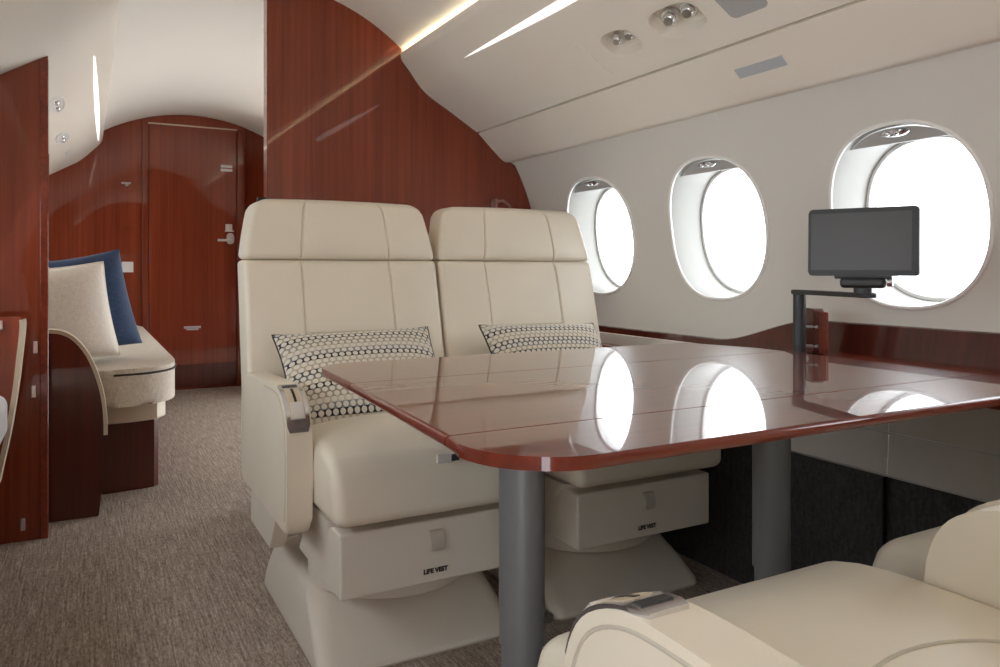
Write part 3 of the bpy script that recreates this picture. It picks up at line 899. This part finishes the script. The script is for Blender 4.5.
A1 = make_seat((.730, 2.03, 0), 0, 'cream leather armchair nearest the aisle behind the table, full face to the camera, large pillow', -1)
A2 = copy_tree(A1); A2.location = (1.368, 2.03, 0)
A2['label'] = 'cream leather armchair beside the window wall behind the table, smaller pillow half hidden'
A3 = copy_tree(A1); A3.location = (.722, .388, 0); A3.rotation_euler = (0, 0, PI)
A3['label'] = 'near cream armchair seen from above at the bottom edge, chrome recess on its armrest'
A4 = copy_tree(A1); A4.location = (1.362, .40, 0); A4.rotation_euler = (0, 0, PI)
A4['label'] = 'cream armchair at the right edge by the charcoal wall, only a rounded cushion corner showing'
for t_, names in ((A1, ('track_foot',)), (A4, ('recline', 'control', 'belt', 'buckle')), (A3, ('belt', 'buckle')), (A2, ('belt', 'buckle'))):
    for o in reversed([c for c in t_.children_recursive if c.name.startswith(names)]): bpy.data.objects.remove(o)
# on the near chairs the control sits on the other arm: mirror the pair
for ch in (A3,):
    arms = [c for c in ch.children if c.name.startswith('armrest')]
    for a in arms: a.scale = (-1, 1, 1)

# ------------------------------------------------------------------ pillows
def pillow(w, h, th, n=36, pinch=.05, fn=None):
    bm = bmesh.new()
    def pt(u, v, s):
        f = max(0, (1 - u ** 4) * (1 - v ** 4)) ** .55
        x = u * w / 2 * (1 - pinch * (1 - v * v)); z = v * h / 2 * (1 - pinch * 1.2 * (1 - u * u))
        y = s * th / 2 * f * (1 - .12 * (u * u + v * v))
        if fn: x, y, z = fn(x, y, z, u, v)
        return (x, y, z)
    P = [math.sin(PI / 2 * (-1 + 2 * i / n)) for i in range(n + 1)]
    G = [[[bm.verts.new(pt(u, v, s)) for v in P] for u in P] for s in (-1, 1)]
    for s in (0, 1):
        for i in range(n):
            for j in range(n): bm.faces.new((G[s][i][j], G[s][i+1][j], G[s][i+1][j+1], G[s][i][j+1]))
    bmesh.ops.remove_doubles(bm, verts=bm.verts[:], dist=1e-5)
    return bm
def pillow_rim(w, h, pinch, r, fn=None):
    pts = []
    k = 24
    def E(u, v):
        x = u * w / 2 * (1 - pinch * (1 - v * v)); z = v * h / 2 * (1 - pinch * 1.2 * (1 - u * u)); y = 0
        if fn: x, y, z = fn(x, y, z, u, v)
        return (x, y, z)
    for a, b in (((-1, -1), (1, -1)), ((1, -1), (1, 1)), ((1, 1), (-1, 1)), ((-1, 1), (-1, -1))):
        pts += [E(a[0] + (b[0]-a[0]) * i / k, a[1] + (b[1]-a[1]) * i / k) for i in range(k)]
    return tube(pts, r, 6, True)
p1 = obj('lumbar_pillow', pillow(.47, .35, .11, 40, .07), M['comb'], loc=(.698, 2.075, .650), rot=(math.radians(-49), math.radians(-1), math.radians(-3)))
tag(p1, 'cream and black ring patterned pillow on the aisle armchair', 'pillow', 'ring patterned pillows')
obj('piping', pillow_rim(.47, .35, .07, .003), M['text'], p1)
p2 = obj('lumbar_pillow', pillow(.44, .29, .11, 40, .05), M['comb2'], loc=(1.340, 2.105, .655), rot=(math.radians(-42), math.radians(1), math.radians(-2)))
tag(p2, 'blue grey ring patterned pillow on the window side armchair', 'pillow', 'ring patterned pillows')
obj('piping', pillow_rim(.44, .29, .05, .003), M['text'], p2)

# ------------------------------------------------------------------ table
tb = thing('conference_table', 'glossy mahogany fold-out table on two grey legs between the armchairs', 'table', (.9, 1.1, 0))
to = Vector((.9, 1.1, 0))
def outline():
    X0, X1, Y0, Y1 = .400, 1.60, .716, 1.690
    pts = []
    def arc(cx, cy, r, a0, a1, n=12, ry=None):
        for i in range(n + 1):
            a = math.radians(a0 + (a1 - a0) * i / n); pts.append((cx + r * math.cos(a), cy + (ry or r) * math.sin(a)))
    arc(X0 + .12, Y0 + .125, .12, 180, 270, 16, .125)
    pts.append((X1, Y0)); pts.append((X1, 1.47)); pts.append((X1 - .07, Y1))
    arc(X0 + .145, Y1 - .085, .10, 90, 172, 14, .085)
    return pts
full = outline()
def clip(poly, lo, hi):
    def cut(poly, y, keep_above):
        out = []
        for i in range(len(poly)):
            a, b = poly[i], poly[(i + 1) % len(poly)]
            ia, ib = (a[1] >= y) == keep_above, (b[1] >= y) == keep_above
            if ia: out.append(a)
            if ia != ib:
                k = (y - a[1]) / (b[1] - a[1]); out.append((a[0] + k * (b[0] - a[0]), y))
        return out
    return cut(cut(poly, lo, True), hi, False)
# far-left end point of the arc runs straight to the near-left one: gives the long slightly slanted aisle edge
for lo, hi in ((.5, .8845), (.8875, 1.3785), (1.3815, 1.8)):
    poly = clip(full, lo, hi)
    cl = [p for p in poly]
    def outer(e, lo=lo, hi=hi):
        y = [v.co.y + 0 for v in e.verts]
        return not any(all(abs(q - c) < 2e-4 for q in y) for c in (lo, hi))
    bm = prism(poly, 'z', .7205, .737, .0078, 6, where=outer)
    bmesh.ops.translate(bm, verts=bm.verts[:], vec=-to)
    obj('table_leaf', bm, M['wood_table'], tb, 40)
bm = box(.58, 1.54, .84, 1.58, .700, .7203, .004); bmesh.ops.translate(bm, verts=bm.verts[:], vec=-to); obj('under_frame', bm, M['black'], tb)
bm = box(.72, 1.06, .785, .845, .703, .7205, .003); box(.76, 1.02, .846, .90, .684, .700, .003, bm); bmesh.ops.translate(bm, verts=bm.verts[:], vec=-to); obj('slide_rail', bm, M['graphite'], tb)
for x, y in ((.594, 1.02), (1.168, 1.045)):
    bm = cyl((x, y, .375), (x, y, .7005), .0355, 40)
    bmesh.ops.translate(bm, verts=bm.verts[:], vec=-to); lg = obj('leg', bm, M['leg'], tb)
    bm = loft([[(x + r * math.cos(2 * PI * i / 40), y + r * math.sin(2 * PI * i / 40), z) for i in range(40)] for r, z in ((.085, 0), (.085, .012), (.078, .017), (.0315, .018), (.0315, .376))])
    bmesh.ops.translate(bm, verts=bm.verts[:], vec=-to); obj('lower_tube', bm, M['leg'], lg)

# ------------------------------------------------------------------ monitor on its swing arm
px_, py_ = 1.70, 1.425
mo = thing('swivel_monitor', 'dark flat monitor on a swing arm standing at the table end by the window', 'monitor', (px_, py_, .714))
bm = cyl((0, 0, 0), (0, 0, .174), .0165, 28, bev=.002); obj('post', bm, M['graphite'], mo)
ctr = Vector((1.613, 1.171, 1.011)); rel = ctr - Vector((px_, py_, .714))
end = Vector((rel.x + .01, rel.y - .002, .172))
d = Vector((end.x, end.y, 0)); L = d.length; ang = math.atan2(d.y, d.x)
bm = prism(rrect(L / 2 + .022, .019, .016, 6, L / 2, 0), 'z', .168, .180, .003, 2)
obj('swing_arm', bm, M['graphite'], mo, rot=(0, 0, ang))
rz = math.atan2(-.275, .129)            # screen right edge direction
hub = bpy.data.objects.new('screen_mount', None)
bm = cyl((0, 0, .176), (0, 0, .192), .020, 24, bev=.002)
rbox((.050, .015, .013), .010, (1, 1, 1), None, bm, (0, .004, .204)); rbox((.062, .009, .006), .003, (1, 1, 1), None, bm, (.0, .004, .219))
mt = obj('screen_mount', bm, M['graphite'], mo, loc=(rel.x, rel.y, 0), rot=(0, 0, rz))
bm = cyl((.052, .004, .206), (.064, .004, .206), .011, 16, bev=.001); obj('tilt_knob', bm, M['satin'], mt)
W, Hh = .240, .160
bm = prism(rrect(W / 2, Hh / 2, .009, 5), 'y', -.011, .013, .004, 3)
rx = (math.radians(-2), 0, rz)
sc_ = obj('screen_housing', bm, M['graphite'], mo, loc=(rel.x, rel.y, rel.z + .003), rot=rx)
bm = prism(rrect(W / 2 - .011, Hh / 2 - .012, .002, 3, -.004, .001), 'y', -.0118, -.0105, .0002, 1)
obj('screen', bm, M['screen'], sc_)

# ------------------------------------------------------------------ divan beyond the partition
dv = thing('divan', 'cream upholstered divan with dark wood end panel beyond the wood partition', 'divan', (0, 4.8, 0))
do = Vector((0, 4.8, 0))
edge = crom([(-.14, .712), (-.085, .708), (-.034, .676), (.017, .595), (.056, .46), (.066, .31), (.056, .10), (.046, .0)], 4)
for ya, yb in ((3.31, 3.37), (6.26, 6.32)):
    off = 0 if ya < 4 else .16
    e2 = [(x + off, z) for x, z in edge]
    bm = prism([(-.40, 0), (-.50, .55), (-.50, .712)] + e2, 'y', ya, yb, .004, 2); bmesh.ops.translate(bm, verts=bm.verts[:], vec=-do)
    ep = obj('end_panel', bm, M['wood_dark'], dv, 50)
    tr = [p for p in [(-.49 + off, .713)] + e2 if p[1] > .305]
    rings = []
    for i, p in enumerate(tr):
        a, b = tr[max(0, i-1)], tr[min(len(tr)-1, i+1)]
        n_ = Vector((-(b[1]-a[1]), b[0]-a[0])).normalized() * .011
        if n_.y < 0 or (abs(n_.y) < 1e-3 and n_.x < 0): n_ = -n_
        if n_.x < -.0001 and p[0] > off - .05: n_ = -n_
        rings.append([Vector((p[0], y, p[1])) + Vector((n_.x * k, 0, n_.y * k)) - do for y, k in ((ya - .003, -.3), (ya - .003, .9), (ya + .004, 1), (yb - .004, 1), (yb + .003, .9), (yb + .003, -.3))])
    obj('edge_trim', loft(rings), M['cream_trim'], ep)
bm = prism([(-.38, 3.62), (.10, 3.62), (.265, 3.64), (.283, 3.66), (.283, 6.25), (-.38, 6.25)], 'z', 0, .31, .006, 2); bmesh.ops.translate(bm, verts=bm.verts[:], vec=-do); obj('base', bm, M['wood_dark'], dv)
bm = prism([(-.40, 3.52), (.17, 3.52), (.27, 3.55), (.308, 3.62), (.308, 6.25), (-.40, 6.25)], 'z', .31, .395, .008, 3); bmesh.ops.translate(bm, verts=bm.verts[:], vec=-do); obj('seat_rail', bm, M['cream_trim'], dv)
plan = [(-.42, 3.42), (.10, 3.42)] + crom([(.10, 3.42), (.22, 3.44), (.31, 3.52), (.35, 3.66), (.355, 3.9)], 4)[1:] + [(.355, 5.9), (.33, 6.24), (-.42, 6.24)]
bm = prism(plan, 'z', .392, .545, .035, 5)
for v in bm.verts:
    if v.co.z > .53: v.co.z += .0
bmesh.ops.translate(bm, verts=bm.verts[:], vec=-do); cu = obj('seat_cushion', bm, M['divan'], dv, 60)
pts = [Vector((x + (.002 if x > .2 else 0), y + .0015, .522)) - do for x, y in plan[1:-2]]
obj('piping', tube(pts, .005, 6), M['text'], cu)
bm = rbox((.06, 1.38, .19), .045, (3, 12, 4), None, None, (-.40, 4.83 - 4.8, .70)); obj('back_cushion', bm, M['divan'], dv)
# bolster lying along the divan arm, and two scatter pillows
w1 = obj('scatter_pillow', pillow(.43, .41, .17, 32, .055), M['linen'], loc=(-.102, 3.66, .762), rot=(math.radians(-13), math.radians(-5), math.radians(20)))
tag(w1, 'square ivory pillow standing on the divan in front of the blue one', 'pillow', 'scatter pillows')
obj('piping', pillow_rim(.43, .41, .055, .006), M['linen'], w1)
b1 = obj('scatter_pillow', pillow(.46, .45, .16, 32, .06), M['blue'], loc=(-.03, 3.84, .790), rot=(math.radians(-12), math.radians(-9), math.radians(18)))
tag(b1, 'square blue velvet pillow on the divan behind the ivory pillow', 'pillow', 'scatter pillows')

# ------------------------------------------------------------------ side sofa at the left edge
sf = thing('side_sofa', 'sofa end at the left edge, glossy wood panel with beige curved trim and pale cushion', 'sofa', (-.3, 2.2, 0))
so = Vector((-.3, 2.2, 0))
e3 = crom([(-.19, .795), (-.178, .785), (-.178, .74), (-.186, .66), (-.195, .57), (-.216, .42), (-.246, .26), (-.262, .12), (-.262, .0)], 3)
bm = prism([(-.40, 0), (-.52, .55), (-.53, .795)] + e3, 'y', 2.92, 2.98, .003, 2); bmesh.ops.translate(bm, verts=bm.verts[:], vec=-so); ep = obj('end_panel', bm, M['wood'], sf, 50)
rings = []
for p in e3[3:-6]: rings.append([Vector((p[0] + dx, y, p[1])) - so for dx, y in ((-.010, 2.916), (.004, 2.916), (.006, 2.93), (.006, 2.98), (-.010, 2.98))])
obj('edge_trim', loft(rings), M['cream_trim'], ep)
bm = box(-.245, -.231, 2.905, 2.921, .755, .785, .004); obj('snap', shift(bm, so), M['chrome'], ep)
bm = rbox((.13, .85, .07), .035, (4, 12, 3), None, None, (-.345, 2.04, .485)); obj('seat_cushion', shift(bm, so), M['grey_cloth'], sf)
bm = box(-.40, -.255, 1.18, 2.91, 0, .415, .006); obj('base', shift(bm, so), M['wood_dark'], sf)
for x, z in ((-.153, .675), (-.158, .52), (-.19, .06)):
    o = obj('latch', rbox((.008, .004, .022), .003, (1, 1, 1), None, None, (x, YB - .003, z)), M['chrome'], wl)

# ------------------------------------------------------------------ camera
F = 762.0
cam = bpy.data.cameras.new('camera'); co = bpy.data.objects.new('camera', cam); COL.objects.link(co)
cam.sensor_fit = 'HORIZONTAL'; cam.sensor_width = 36; cam.lens = 36 * F / 1000
cam.shift_x = 0; cam.shift_y = -(333.5 - 269.0) / 1000
cam.clip_start = .02
co.location = (0, 0, .95)
co.rotation_euler = (PI / 2, 0, -math.atan(415 / F))
S.camera = co

# ------------------------------------------------------------------ light
W_ = bpy.data.worlds.new('sky'); S.world = W_; W_.use_nodes = True
bg = W_.node_tree.nodes['Background']; bg.inputs[0].default_value = (.90, .95, 1, 1); bg.inputs[1].default_value = 3.4
S.view_settings.view_transform = 'Standard'; S.view_settings.look = 'None'
S.view_settings.gamma = 1; S.view_settings.use_curve_mapping = False
S.view_settings.exposure = 1.03
S.cycles.max_bounces = 10; S.cycles.diffuse_bounces = 6; S.cycles.glossy_bounces = 5
S.cycles.sample_clamp_indirect = 6
